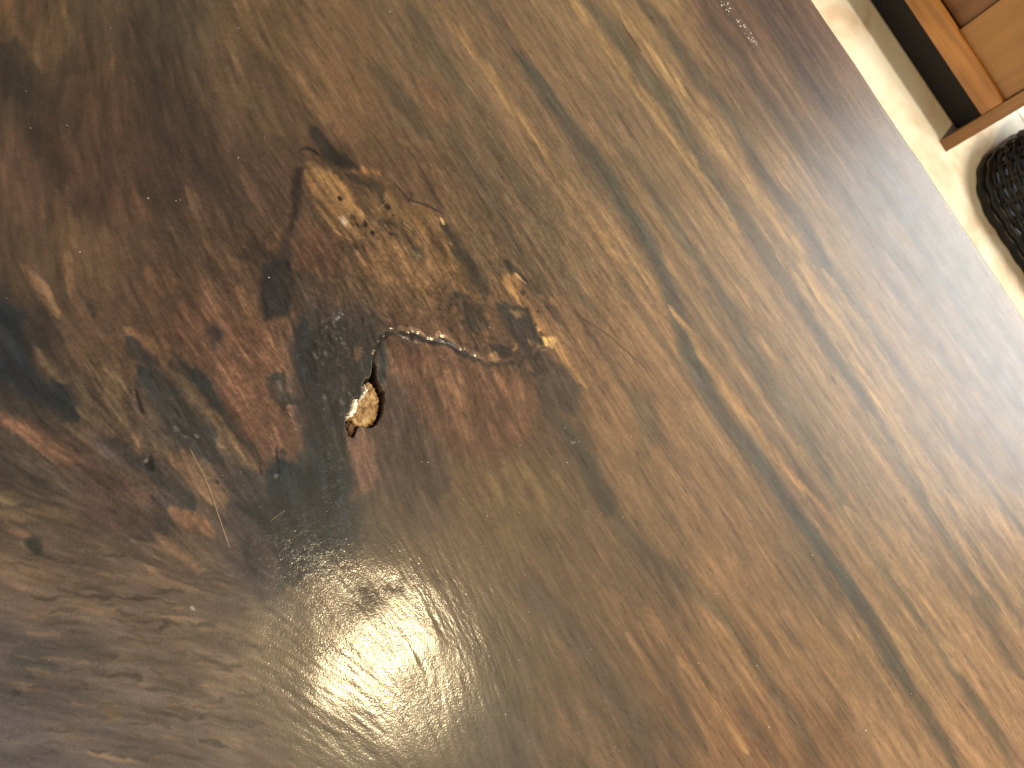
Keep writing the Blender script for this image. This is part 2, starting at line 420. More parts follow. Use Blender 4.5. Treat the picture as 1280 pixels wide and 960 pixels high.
def smooth_poly(P, n=6):
    """Catmull-Rom through the points of a mark"""
    if len(P) < 3: return P
    Q = np.vstack([2*P[0]-P[1], P, 2*P[-1]-P[-2]]); out = []
    for i in range(1, len(Q)-2):
        for t in np.linspace(0, 1, n, endpoint=False):
            a, b, c, d = Q[i-1:i+3]
            out.append(0.5*((2*b)+(-a+c)*t+(2*a-5*b+4*c-d)*t*t+(-a+3*b-3*c+d)*t**3))
    out.append(P[-1]); return np.array(out)

def stroke_w(z, pts, w, crisp=False, taper=0.18, soft=0.75):
    P, s = tr(z, pts); w = w/s; P = smooth_poly(P, 4)
    global THIN
    thin = THIN = bool(crisp and w < 4.5)
    U, V = (RU, RV) if crisp else (QU, QV); pad = w*1.2+30
    if thin: U = PU+0.3*(RU-PU); V = PV+0.3*(RV-PV)
    k = np.nonzero((PU > P[:, 0].min()-pad) & (PU < P[:, 0].max()+pad) & (PV > P[:, 1].min()-pad) & (PV < P[:, 1].max()+pad))[0]
    if not len(k): return k, None
    d, t = seg_dist(U[k], V[k], P)
    fw_ = 0.62 if crisp else 0.74
    ww = w*fw_*(0.25+0.75*np.clip(np.minimum(t, 1-t)/taper, 0, 1)**0.6) if taper else w*fw_
    return k, 1-sstep(1-soft, 1.15, d/ww)

def poly_w(z, pts, soft=6, crisp=False):
    global THIN
    THIN = False
    P, s = tr(z, pts); U, V = (RU, RV) if crisp else (QU, QV); pad = soft+30
    k = np.nonzero((PU > P[:, 0].min()-pad) & (PU < P[:, 0].max()+pad) & (PV > P[:, 1].min()-pad) & (PV < P[:, 1].max()+pad))[0]
    if not len(k): return k, None
    u, v = U[k], V[k]; Pc = np.vstack([P, P[:1]])
    d, _ = seg_dist(u, v, Pc); ins = np.zeros(len(u), bool)
    for a, b in zip(Pc[:-1], Pc[1:]):
        if a[1] == b[1]: continue
        ins ^= ((a[1] > v) != (b[1] > v)) & (u < (b[0]-a[0])*(v-a[1])/(b[1]-a[1])+a[0])
    sd = np.where(ins, d, -d)
    return k, sstep(-soft*0.6, soft, sd)

def apply(k, w, col, op, h=0.0, bump=None, rough=None):
    global C
    if w is None: return
    e_ = 0.12 if THIN else 0.42
    n_ = 0.55*f1[k]+0.45*f0[k]+0.9*iso3[k]
    w = np.clip(w + e_*n_*4*w*(1-w)*0.5, 0, 1)
    w = w*op*np.clip(1+0.16*f2[k]+0.10*f1[k]+(0.35-0.25*right0[k])*iso5[k], 0.3, 1.15); w = np.clip(w, 0, 1)
    if bump is not None and bump >= 2: w = w*sstep(-0.25, 0.45, iso4[k]+0.4*iso3[k])
    if col is not None: 
        cc = np.array(col, float)[None, :]*(1+0.07*f1[k]+0.05*f2[k])[:, None]
        C[k] = C[k]*(1-w[:, None]) + cc*w[:, None]
    if h: HT[k] += 0.42*h*w
    if bump is not None: BUMP[k] = BUMP[k]*(1-w)+bump*w
    if rough is not None: ROUGH[k] = ROUGH[k]*(1-w)+rough*w
def S_(z, pts, w, col, op=0.6, h=0.0, crisp=False, **kw):
    ta = kw.pop('taper', 0.18); so = kw.pop('soft', 0.75)
    apply(*stroke_w(z, pts, w, crisp, ta, so), col, op, h, **kw)
def B_(z, pts, col, op=0.7, soft=7, h=0.0, crisp=False, **kw):
    apply(*poly_w(z, pts, soft, crisp), col, op, h, **kw)
def DOT(z, x, y, r, col, op=0.9, h=0.0, **kw):
    S_(z, [(x-r*0.3, y-r*0.4), (x+r*0.3, y+r*0.5)], r*2.4, col, op, h, crisp=True, taper=0, **kw)

exec_marks = True
# ---- straight-grained side: long dark and light bands
D1 = (78,68,50)
for a in [
 (2,[(250,0),(330,150),(420,270),(480,330)],62,(76,68,50),.7),(2,[(110,210),(210,330),(280,430),(350,510)],58,(58,50,38),.75),
 (2,[(400,450),(470,580),(540,720),(600,850),(640,960)],42,(68,56,42),.65),(2,[(520,480),(640,640),(700,760),(740,850)],24,(70,60,44),.6),
 (2,[(480,110),(600,260),(720,420),(860,590),(970,740),(1060,820)],30,(90,74,54),.5),(2,[(900,0),(1000,110),(1090,230),(1160,310),(1280,470)],48,(88,80,58),.75),
 (2,[(1100,0),(1190,100),(1280,230)],38,(72,56,40),.75),(2,[(860,470),(960,600),(1060,760),(1180,900)],32,(82,68,50),.55),
 (2,[(740,650),(850,800),(930,940)],32,(82,70,52),.55),(2,[(1060,540),(1160,680),(1280,830)],40,(92,78,58),.5),
 (2,[(370,0),(450,110),(530,230),(620,360),(700,470)],28,(150,112,64),.65),(2,[(790,0),(880,130),(960,260),(1060,380)],26,(145,110,68),.45),
 (2,[(850,0),(960,120),(1060,270),(1150,380),(1280,560)],40,(150,116,68),.6),(2,[(1060,20),(1150,170),(1280,360)],42,(156,120,70),.65),
 (2,[(100,0),(200,180),(300,330),(420,420)],52,(120,88,58),.45),(2,[(700,150),(790,290),(900,440),(1000,560)],24,(132,100,66),.4),
 (2,[(620,0),(700,120),(800,260)],22,(90,72,52),.4),(2,[(560,430),(700,640),(820,860)],20,(118,90,62),.35),
 (3,[(0,150),(90,280),(210,420),(290,560),(360,680),(460,790),(540,930),(580,980)],54,(74,64,50),.8),
 (3,[(0,440),(90,560),(200,720),(300,860),(340,960)],48,(88,76,56),.65),
 (3,[(100,0),(160,100),(270,230),(360,320),(480,460),(600,560),(700,700),(780,790)],60,(80,62,50),.6),
 (3,[(400,420),(520,620),(600,700),(680,800)],44,(76,64,50),.55),(3,[(680,470),(760,560),(830,640)],30,(66,50,40),.6),
 (3,[(0,820),(90,930)],40,(82,68,52),.6),(3,[(150,250),(290,500),(480,800)],8,(60,48,36),.6),
 (3,[(0,210),(120,370),(250,540),(320,700),(380,800)],42,(146,112,68),.65),(3,[(180,340),(300,520),(390,650),(470,760),(560,860)],26,(150,114,72),.65),
 (3,[(500,380),(620,500),(700,600),(830,700)],40,(132,102,68),.5),(3,[(580,280),(660,330),(720,400)],60,(126,96,64),.5),
 (3,[(60,100),(150,260),(260,420)],14,(120,90,62),.5),(3,[(110,180),(200,300),(300,420)],12,(66,50,40),.5),(3,[(240,120),(330,260),(430,400)],14,(118,88,62),.4),
 (3,[(700,560),(840,690),(960,820),(1060,940)],40,(92,80,64),.5),
 (6,[(60,0),(150,130),(250,300),(330,450),(420,580),(500,700),(600,880)],38,(88,78,58),.7),
 (6,[(370,20),(450,170),(540,320),(620,430),(700,560),(770,680),(850,800),(940,930)],28,(80,72,56),.75),
 (6,[(0,270),(90,440),(180,600),(270,720),(370,850),(450,960)],62,(78,70,54),.75),
 (6,[(500,0),(620,150),(720,300),(820,440)],52,(100,86,62),.55),(6,[(740,180),(850,270),(950,370),(1080,470),(1200,570),(1280,650)],38,(90,76,56),.6),
 (6,[(820,550),(900,680),(980,790),(1060,900)],32,(92,78,56),.55),(6,[(1040,640),(1130,740),(1230,840),(1280,900)],64,(84,66,48),.6),
 (6,[(0,100),(110,260),(200,400)],26,(88,76,56),.45),(6,[(260,300),(380,500),(470,640)],24,(98,82,58),.45),
 (6,[(30,0),(110,120),(210,290)],24,(148,110,66),.55),(6,[(0,240),(100,370),(200,520),(330,690),(440,830),(560,960)],22,(156,112,64),.7),
 (6,[(210,90),(300,280),(400,430)],44,(148,110,66),.55),(6,[(380,20),(470,170),(560,300),(680,460),(800,640),(900,790),(970,930)],42,(152,118,74),.55),
 (6,[(540,60),(700,320),(820,480),(960,650),(1100,850),(1180,960)],36,(156,122,76),.65),(6,[(740,160),(900,310),(1020,430),(1150,570),(1280,720)],36,(138,106,68),.5),
 (6,[(850,100),(980,210),(1030,270)],50,(132,96,70),.45),(6,[(1000,450),(1110,560),(1220,680)],30,(140,108,68),.45),
 (9,[(430,0),(520,130),(600,240),(690,370),(760,480),(830,610),(870,680)],48,(64,64,52),.9),(9,[(520,20),(640,180),(740,320),(820,440),(900,540)],22,(90,76,54),.55),
 (9,[(600,0),(720,150),(830,310),(950,470),(1030,600),(1130,760),(1210,900)],46,(96,82,58),.7),(9,[(1100,330),(1180,470),(1280,640)],54,(70,58,42),.75),
 (9,[(830,60),(960,220),(1050,350)],26,(100,86,62),.55),(9,[(1110,0),(1180,120),(1280,210)],22,(98,82,58),.5),
 (9,[(560,440),(690,560),(780,720),(860,840),(900,930)],32,(94,72,48),.65),(9,[(420,280),(560,440)],20,(96,76,54),.5),
 (9,[(0,650),(60,780),(120,900)],42,(68,56,44),.75),(9,[(40,230),(150,340),(250,460),(320,560)],26,(88,68,48),.65),
 (9,[(240,740),(330,860),(380,940)],38,(76,60,48),.75),(9,[(0,480),(120,640),(180,740)],24,(76,58,42),.65),(9,[(940,780),(1040,900)],30,(92,72,54),.6),
 (9,[(60,260),(180,420),(260,540)],30,(140,102,64),.5),(9,[(20,560),(160,720),(230,840)],26,(150,108,64),.6),(9,[(280,680),(400,820),(460,950)],26,(150,108,64),.55),
 (9,[(570,20),(680,180),(790,330),(900,470)],28,(160,122,74),.6),(9,[(780,60),(900,230),(1010,380),(1100,500)],50,(156,120,75),.55),
 (9,[(950,20),(1100,200),(1280,380)],50,(160,124,76),.55),(9,[(680,480),(820,700),(900,850)],24,(158,118,72),.55),(9,[(1010,520),(1200,800)],60,(152,112,72),.5),
 (9,[(460,740),(540,860),(600,950)],60,(98,72,48),.5),
 (8,[(980,0),(1080,120),(1180,200),(1280,260)],42,(70,64,48),.55),(8,[(700,240),(820,400),(920,520),(1000,640),(1080,740),(1180,880)],62,(68,58,50),.6),
 (8,[(1080,480),(1200,640),(1280,740)],30,(78,60,44),.65),(8,[(1100,380),(1200,480),(1280,570)],40,(140,98,58),.6),
 (8,[(1060,480),(1180,700),(1280,860)],40,(128,90,56),.55),(8,[(820,760),(900,900)],42,(116,82,58),.5),(8,[(1180,760),(1280,900)],40,(72,58,48),.6),
 (8,[(900,60),(1010,240),(1100,360)],26,(110,84,56),.45),
 (5,[(1080,80),(1180,200),(1280,360)],32,(94,80,56),.55),(5,[(900,100),(1010,220),(1060,300)],90,(130,92,58),.5),(5,[(1130,120),(1220,240),(1280,330)],32,(150,110,64),.65),
 (5,[(1000,280),(1100,380),(1280,560)],60,(124,90,58),.4),(5,[(880,0),(960,120),(1040,240)],26,(92,76,54),.4),(5,[(1180,560),(1250,680),(1280,740)],50,(140,104,66),.5),
]: S_(*a[:4], a[4]*0.62)
LONG = [
 ([(729,0),(764,38),(795,79),(819,107),(850,152),(871,192),(909,247),(943,296),(967,330),(995,368),(1026,420),(1053,458),(1081,502),(1105,544),(1132,585),(1163,636),(1201,700),(1250,770)],15,(84,75,56),.62),
 ([(798,0),(829,34),(850,62),(871,96),(912,144),(940,192),(964,234),(998,272),(1026,322),(1060,370),(1087,413),(1122,461),(1180,540),(1230,606),(1285,670)],17,(82,70,54),.66),
 ([(640,60),(680,112),(716,162),(750,206),(790,270),(826,335),(850,400),(871,461),(902,516),(933,557),(967,602),(988,632),(1019,675),(1046,712),(1077,757),(1101,795),(1125,840),(1160,895),(1200,965)],17,(62,62,53),.74),
 ([(800,222),(840,280),(861,312),(892,355),(926,413),(953,465),(984,509),(1012,551),(1046,615),(1087,682),(1125,737),(1167,792),(1194,836),(1228,891),(1270,965)],15,(90,79,58),.60),
 ([(506,0),(533,50),(564,95),(600,150),(640,215),(676,270),(700,330),(740,390)],17,(76,67,50),.5),
 ([(560,160),(590,210),(625,262),(655,320),(690,370)],11,(66,57,43),.55),
 ([(690,515),(729,571),(757,630),(791,671),(826,702),(860,730),(891,760),(926,800),(960,850),(1000,910),(1030,965)],14,(72,62,48),.55),
 ([(640,720),(690,770),(740,830),(780,890),(820,965)],20,(70,60,52),.5),
 ([(880,20),(905,60),(940,105),(985,160),(1040,225),(1090,290),(1140,345),(1190,410),(1240,470),(1285,520)],13,(82,66,53),.55),
 ([(1000,150),(1045,215),(1075,250),(1120,310),(1180,380)],12,(82,70,56),.5),
 ([(880,360),(915,425),(950,480),(1000,560)],8,(84,72,54),.5),([(1180,620),(1225,700),(1280,790)],11,(72,60,44),.6),
 ([(745,330),(790,380),(826,430),(870,490)],9,(84,70,50),.45),
 ([(712,0),(750,48),(785,92),(812,130),(850,180),(888,240),(925,295)],11,(150,116,68),.6),
 ([(760,0),(800,50),(840,105),(875,150),(920,205),(950,250),(985,300),(1012,345),(1045,400),(1080,455)],13,(154,120,72),.6),
 ([(545,0),(575,42),(602,80),(635,125),(680,190),(720,250),(765,315),(815,380)],9,(146,110,66),.5),
 ([(840,385),(875,438),(910,490),(952,545),(990,595),(1030,640),(1065,690),(1105,740)],8,(156,114,66),.65),
 ([(905,340),(945,400),(975,455)],14,(148,112,68),.5),
 ([(975,325),(1010,372),(1050,430),(1090,485),(1130,545),(1170,605),(1215,670),(1280,755)],13,(156,122,76),.6),
 ([(1030,340),(1075,400),(1115,455),(1165,525),(1215,595),(1280,680)],12,(152,118,74),.55),
 ([(1090,520),(1130,575),(1185,650),(1230,720),(1280,800)],13,(158,122,76),.5),
 ([(1060,640),(1110,700),(1160,770),(1210,840),(1280,930)],16,(154,116,74),.5),
 ([(845,820),(895,880),(940,950)],9,(150,108,64),.55),([(800,780),(850,850),(890,920)],11,(128,92,58),.5),
 ([(900,640),(950,720),(1000,790),(1060,880)],26,(132,98,64),.4)]
for p, w_, c_, o_ in LONG: S_('P', p, w_, c_, o_, taper=0.07)
B_(2,[(280,280),(400,300),(440,400),(390,470),(320,420)],(112,74,50),.5,14)
B_(5,[(1060,500),(1170,520),(1200,700),(1130,780),(1080,650)],(82,72,52),.55,14)
S_(2,[(1040,85),(1075,140),(1110,190)],7,(48,38,28),.85,-.15,crisp=True)
S_(5,[(860,235),(980,310),(1060,380),(1130,440)],6,(66,48,34),.8,-.2,crisp=True)

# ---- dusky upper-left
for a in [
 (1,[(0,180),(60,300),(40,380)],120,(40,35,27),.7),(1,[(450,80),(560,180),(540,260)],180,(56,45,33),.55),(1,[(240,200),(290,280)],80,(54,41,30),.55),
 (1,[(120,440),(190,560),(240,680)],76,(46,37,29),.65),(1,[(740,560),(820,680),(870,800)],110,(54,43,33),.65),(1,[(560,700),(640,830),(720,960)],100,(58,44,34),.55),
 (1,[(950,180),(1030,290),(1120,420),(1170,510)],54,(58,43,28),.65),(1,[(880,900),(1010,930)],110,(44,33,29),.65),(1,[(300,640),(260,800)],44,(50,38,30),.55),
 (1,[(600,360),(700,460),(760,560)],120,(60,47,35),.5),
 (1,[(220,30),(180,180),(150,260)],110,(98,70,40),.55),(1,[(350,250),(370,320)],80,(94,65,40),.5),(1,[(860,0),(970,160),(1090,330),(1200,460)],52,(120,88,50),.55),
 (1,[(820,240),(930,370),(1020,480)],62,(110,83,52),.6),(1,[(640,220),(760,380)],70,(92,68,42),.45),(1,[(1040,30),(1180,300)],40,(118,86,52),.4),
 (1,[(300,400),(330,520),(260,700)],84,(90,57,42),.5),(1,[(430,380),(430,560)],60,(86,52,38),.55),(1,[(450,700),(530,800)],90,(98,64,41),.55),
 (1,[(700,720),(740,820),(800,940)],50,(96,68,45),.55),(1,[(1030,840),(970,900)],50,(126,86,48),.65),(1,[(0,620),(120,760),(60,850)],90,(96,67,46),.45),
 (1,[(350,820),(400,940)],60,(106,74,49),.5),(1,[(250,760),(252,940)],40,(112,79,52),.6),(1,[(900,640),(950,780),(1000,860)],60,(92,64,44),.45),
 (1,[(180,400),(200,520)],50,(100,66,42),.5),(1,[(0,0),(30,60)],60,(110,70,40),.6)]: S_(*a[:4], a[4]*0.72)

# ---- left: burl figure, tan and blue-black patches, their blue painted in from cool reflections
B_(4,[(600,160),(720,200),(880,270),(960,280),(1010,400),(1090,520),(1150,660),(1100,760),(1000,780),(930,740),(830,600),(720,460),(620,330)],(104,66,47),.75,14)
B_(4,[(0,200),(90,250),(110,400),(180,480),(270,560),(250,600),(150,580),(60,520),(0,520),(-60,360)],(28,35,43),.9,14)
B_(4,[(0,600),(100,620),(250,690),(300,780),(230,800),(130,720),(0,650)],(110,70,52),.6,8)
for a in [
 (4,[(30,640),(130,700),(210,770)],34,(128,84,58),.75),(4,[(70,50),(150,160),(230,280)],30,(122,86,54),.65),(4,[(250,0),(255,100),(262,210)],24,(116,80,52),.65),
 (4,[(0,300),(60,420)],60,(40,40,42),.5),(4,[(450,290),(560,360),(600,430)],50,(132,90,56),.65),(4,[(600,440),(680,510),(780,600),(860,720),(930,800)],74,(104,78,52),.75),
 (4,[(130,380),(240,500)],32,(96,72,50),.55),(4,[(460,340),(560,420)],52,(44,41,39),.75),(4,[(500,450),(600,510),(640,600),(720,690),(790,760)],112,(34,41,47),.78),
 (4,[(650,400),(740,510),(850,640),(940,760)],46,(32,35,38),.9),(4,[(620,380),(700,460)],62,(58,44,38),.75),(4,[(370,690),(520,790),(650,880),(720,960)],74,(42,45,51),.82),
 (4,[(200,500),(270,620)],90,(30,38,46),.7),(4,[(540,70),(620,150)],60,(118,77,47),.55),(4,[(620,750),(700,830),(800,900),(830,960)],74,(104,75,52),.7),
 (4,[(470,690),(510,720)],40,(132,90,60),.7),(4,[(330,200),(360,260)],30,(58,44,38),.7),(4,[(420,100),(500,200),(590,260)],70,(76,54,40),.5),
 (4,[(890,60),(840,40),(740,0)],60,(100,70,44),.5),(4,[(860,140),(910,240)],40,(112,76,48),.55),(4,[(960,290),(1040,420),(1090,540)],34,(122,80,52),.5),
 (4,[(1040,600),(1100,660)],70,(122,84,58),.55),(4,[(820,420),(930,600)],40,(124,78,54),.5),(4,[(1090,270),(1120,420),(1170,620)],70,(46,46,48),.7),
 (4,[(300,620),(420,740),(560,880)],50,(78,58,52),.5),(4,[(0,760),(120,830),(260,900)],60,(72,66,56),.5),(4,[(0,880),(60,930)],60,(112,88,60),.6),
 (4,[(300,780),(420,860),(640,950)],40,(92,60,54),.5)]: S_(*a)
B_(4,[(310,400),(400,420),(470,500),(430,560),(340,480)],(112,86,54),.75,7)
B_(4,[(950,60),(1060,20),(1075,150),(1050,250),(960,268),(938,200)],(34,34,34),.82,6,crisp=True)
S_(4,[(1040,60),(1100,130),(1090,240)],60,(52,42,36),.7)
B_(4,[(960,780),(1080,775),(1160,860),(1180,960),(1160,1080),(1000,1040),(980,900)],(24,36,46),.95,8)
B_(4,[(970,460),(1040,455),(1042,530),(1100,570),(1020,582),(975,540)],(46,44,40),.9,3,-.35,crisp=True,bump=1.6)
B_(4,[(995,480),(1030,490),(1025,560),(1005,540)],(84,74,64),.6,3,crisp=True)
DOT(4,780,305,24,(46,38,36),.85,-.3,bump=1.8); DOT(4,770,345,14,(70,60,55),.7)
DOT(4,540,785,15,(24,22,22),.95,-1.0); DOT(4,527,770,6,(150,130,110),.8)
S_(4,[(493,510),(505,555),(520,605)],16,(28,24,24),.95,-.8,crisp=True); S_(4,[(485,520),(492,560)],7,(150,112,88),.7,crisp=True)
S_(4,[(1005,715),(1008,780),(1014,838)],9,(24,22,24),.95,-.6,crisp=True); DOT(4,1002,832,6,(120,116,112),.7,.3)
S_(4,[(945,770),(950,830)],8,(26,24,26),.9,-.4,crisp=True); DOT(4,1033,742,8,(36,32,32),.9); DOT(4,1100,795,12,(90,90,90),.6)
S_(4,[(640,655),(665,680),(692,692)],9,(120,120,112),.6,.2,crisp=True,bump=2); DOT(4,636,652,8,(105,105,98),.5); DOT(4,712,680,6,(150,155,155),.8,.3)  # pale strokes here are glints painted into the colour
S_(4,[(790,845),(792,858)],10,(40,30,28),.9,crisp=True)
# ---- lower left: wavy cross grain
for a in [
 (7,[(60,520),(120,580),(180,600)],120,(58,56,56),.55),(7,[(480,130),(560,60),(620,30),(560,-20)],70,(48,46,49),.75),(7,[(600,40),(700,70),(780,120)],50,(122,78,52),.75),
 (7,[(0,40),(140,40),(290,45)],44,(112,84,56),.5),(7,[(0,70),(60,90),(110,115)],34,(120,84,58),.6),(7,[(200,345),(400,340),(530,340),(640,365)],10,(58,46,38),.7),
 (7,[(550,470),(600,428),(700,430),(800,452)],16,(60,52,46),.7),(7,[(380,620),(460,625),(530,655)],18,(58,48,42),.7),(7,[(480,560),(640,580),(840,610)],16,(64,52,46),.5),
 (7,[(120,400),(300,380),(470,400)],30,(108,82,58),.5),(7,[(560,250),(620,300),(760,320)],24,(104,78,54),.5),(7,[(540,400),(680,415),(760,430)],12,(112,86,60),.5),
 (7,[(300,220),(420,150),(520,150)],60,(66,55,47),.5),(7,[(260,300),(360,300),(480,290)],22,(66,54,46),.5),(7,[(230,470),(330,540),(360,620)],80,(66,58,52),.5),
 (7,[(400,760),(560,780),(640,830)],16,(62,50,44),.55),(7,[(720,860),(760,870),(830,880)],18,(52,44,42),.75),(7,[(400,840),(560,860),(700,900)],24,(76,62,56),.5),
 (7,[(200,760),(330,770)],16,(66,54,48),.5),(7,[(20,690),(50,690)],30,(44,40,40),.6),(7,[(160,790),(300,850),(400,880)],40,(96,76,66),.45),
 (7,[(620,660),(640,720),(680,800)],40,(74,60,50),.5),(7,[(760,500),(860,540)],30,(70,58,52),.5),(7,[(470,440),(520,500)],24,(62,52,46),.5),
 (7,[(0,200),(120,260),(300,300)],50,(98,76,54),.4),(7,[(700,540),(820,590),(900,600)],14,(60,50,46),.5)]: S_(*a)
for k in range(210):                                   # ripple of short wavy marks
    x0, y0 = rng.uniform(20, 900), rng.uniform(120, 940); l = rng.uniform(40, 150); b = rng.uniform(-.1, .35)
    c = (58,48,42) if rng.random() < .6 else (116,90,64)
    S_(7,[(x0,y0),(x0+l*.5,y0+l*.5*b+rng.uniform(-8,8)),(x0+l,y0+l*b)],rng.uniform(6,16),c,rng.uniform(.3,.65))
B_(7,[(520,100),(590,70),(680,140),(730,230),(690,265),(620,200)],(112,80,55),.65,8)
B_(7,[(350,700),(420,720),(460,760),(380,800)],(120,94,58),.6,8)
B_(7,[(0,820),(200,840),(300,960),(0,980)],(80,72,76),.6,20)  # violet-grey corner tint, partly cool window sheen painted in
B_(7,[(860,-30),(1280,-30),(1270,60),(1180,250),(1080,300),(960,370),(920,330),(880,180)],(30,36,41),.92,9)  # dark patch, bluish from cool reflection painted in
B_(7,[(780,130),(900,200),(1040,280),(1000,360),(920,340)],(62,52,58),.65,9)
DOT(7,130,155,22,(34,38,30),.85,-.2)
DOT(7,700,380,6,(180,175,165),.7)
S_('P',[(290,640),(330,690),(345,720)],26,(70,52,52),.5)

# ---- the knot: dark centre, orange tear-out, cracks
B_('P',[(368,392),(420,384),(446,408),(470,404),(482,424),(466,468),(452,490),(436,540),(432,600),(424,645),(396,648),(394,540),(384,480),(374,430)],(42,41,39),.88,12,-.15,bump=1.3)
S_('P',[(380,405),(386,490),(400,570)],34,(32,36,42),.7)
S_('P',[(360,640),(400,600),(420,660),(400,700)],56,(28,36,43),.85)  # dark wood with the blue of reflected cool light in its colour
B_('E',[(900,350),(975,340),(985,420),(940,470),(900,430)],(92,62,46),.75,2,crisp=True)
S_('E',[(840,560),(860,680)],60,(70,58,44),.6)
S_('E',[(645,200),(700,165),(770,125),(835,85)],34,(118,122,120),.7,.5,crisp=True,bump=3)
S_('E',[(560,370),(620,400)],70,(60,64,70),.5,bump=2.5)
for k in range(70):
    x, y = rng.uniform(560,960), rng.uniform(240,900)
    DOT('E',x,y,rng.uniform(6,14),(88,88,84) if rng.random()<.6 else (34,34,36),rng.uniform(.3,.7),rng.uniform(-.12,.2))
# orange tear-out
B_('C',[(190,70),(290,100),(400,180),(500,240),(490,300),(420,320),(330,300),(250,220),(210,150)],(36,30,24),.9,9)
S_('C',[(120,185),(180,180),(240,215)],22,(34,27,23),.85,crisp=True); S_('C',[(110,240),(150,215)],14,(44,34,28),.7,crisp=True)
S_('C',[(130,260),(110,400),(100,560),(60,660)],64,(43,32,26),.85)
S_('C',[(60,640),(30,760),(20,900)],80,(50,38,32),.6)
B_('C',[(120,680),(300,690),(420,800),(380,960),(60,960)],(84,51,35),.65,9)
B_('C',[(160,262),(215,250),(320,330),(420,410),(480,530),(560,620),(575,690),(600,760),(560,860),(490,850),(480,760),(420,740),(330,690),(250,600),(190,440),(150,340)],(124,86,46),.88,3,-.5,crisp=True)
B_('C',[(480,690),(640,700),(740,800),(800,960),(680,980),(560,900),(490,990),(470,880)],(104,74,44),.55,7,-.2)
S_('C',[(200,290),(330,380),(430,500),(470,580)],110,(152,105,52),.6)
S_('C',[(170,290),(200,420),(280,560)],30,(120,78,36),.6); S_('C',[(250,420),(330,560),(420,680)],26,(112,74,36),.6)
B_('C',[(460,300),(560,288),(650,350),(740,430),(810,512),(940,560),(1030,640),(1060,740),(1130,840),(1190,980),(820,980),(780,880),(700,760),(620,650),(560,480),(480,400)],(104,74,42),.75,5,-.35,crisp=True)
S_('C',[(500,310),(590,320),(640,350)],40,(150,94,48),.7,crisp=True)
S_('C',[(430,340),(560,400),(640,460),(680,540)],56,(48,38,27),.8)
S_('C',[(460,420),(540,520),(620,640)],30,(92,64,36),.6)
S_('C',[(640,640),(760,740),(860,850),(900,960)],86,(58,45,31),.78); DOT('C',870,840,34,(26,40,40),.85,-.5); DOT('C',878,856,7,(84,112,112),.7,.1)
S_('C',[(760,500),(860,640),(960,760)],50,(124,86,44),.5)
S_('C',[(720,400),(775,460),(820,510),(832,455)],15,(44,32,25),.85,-.4,crisp=True); S_('C',[(830,510),(940,545),(1030,590)],16,(44,33,26),.85,-.5,crisp=True)
S_('C',[(860,270),(920,370),(985,490),(1040,570)],20,(50,37,29),.75,crisp=True)
S_('C',[(1040,640),(1080,720),(1150,850),(1240,960)],60,(48,43,33),.88,-.3)
S_('C',[(1012,615),(1030,640),(1036,662)],16,(216,172,108),.95,.3,crisp=True); S_('C',[(1075,770),(1120,830)],10,(165,118,62),.7,crisp=True)
DOT('C',400,636,20,(176,150,128),.7); S_('C',[(330,690),(400,735),(480,770)],12,(165,112,52),.6,crisp=True)
B_('C',[(370,760),(450,770),(490,800),(470,850),(380,830)],(36,32,28),.8,3,-.2,crisp=True,bump=2)
for x,y,r in [(380,495,11),(680,552,13),(545,660,12),(590,712,10),(525,795,14),(650,790,12),(620,750,8),(505,885,14),(600,880,16),(555,880,10),(700,720,8),(485,655,8),(470,810,14),(665,762,7)]: DOT('C',x,y,r,(28,21,17),.95,-.5)
for k in range(60):
    x, y = rng.uniform(420,760), rng.uniform(600,960)
    DOT('C',x,y,rng.uniform(3,7),(40,28,20),.7,-.2)
# fibres in the tear-out
for k in range(120):
    t = rng.random(); x = 190+rng.uniform(0,900); y = 300+(x-190)*0.72+rng.uniform(-90,260)
    c = (150,106,54) if rng.random()<.5 else (84,58,30); l = rng.uniform(30,110)
    if y < 960: S_('C',[(x,y),(x+l*.5,y+l*.85)],rng.uniform(4,8),c,rng.uniform(.25,.55),crisp=True)
B_('P',[(430,300),(560,300),(620,365),(692,428),(640,424),(560,402),(470,392)],(100,71,43),.5,9)
# lower part of the tear-out and the crack
B_(5,[(70,20),(180,-10),(300,60),(370,170),(330,190),(240,130),(200,150),(100,150)],(112,77,43),.65,6)
B_(5,[(400,-10),(470,60),(542,190),(480,180),(400,80)],(128,88,46),.8,3,-.2,crisp=True)
S_(5,[(430,-20),(490,80),(545,180)],58,(48,42,32),.85); S_(5,[(600,60),(700,130),(780,220),(830,290)],34,(58,47,35),.65)
B_(5,[(570,90),(650,100),(715,215),(790,335),(745,335),(660,220)],(136,94,50),.8,4,crisp=True)
S_(5,[(600,110),(690,230),(760,330)],14,(186,136,74),.6,crisp=True)
S_(5,[(610,40),(640,80),(690,120)],18,(40,34,28),.85,-.3,crisp=True); S_(5,[(650,95),(690,130)],8,(170,130,92),.6,crisp=True)
S_(5,[(60,270),(200,275)],22,(44,37,31),.75)
B_(5,[(370,170),(560,200),(600,330),(480,400),(380,330)],(80,56,40),.55,10)
for p,c,o in [([(450,190),(540,210),(560,280),(510,330),(470,280)],(38,36,30),.85),([(580,200),(700,205),(745,330),(700,400),(640,330),(600,270)],(38,36,34),.82),
              ([(556,350),(640,358),(645,400),(580,402)],(26,28,28),.9),([(680,370),(760,380),(800,430),(720,470)],(44,40,40),.85),([(420,160),(500,170),(480,190),(430,185)],(36,34,28),.8)]:
    B_(5,p,c,o,4,-.25,crisp=True,bump=1.5)
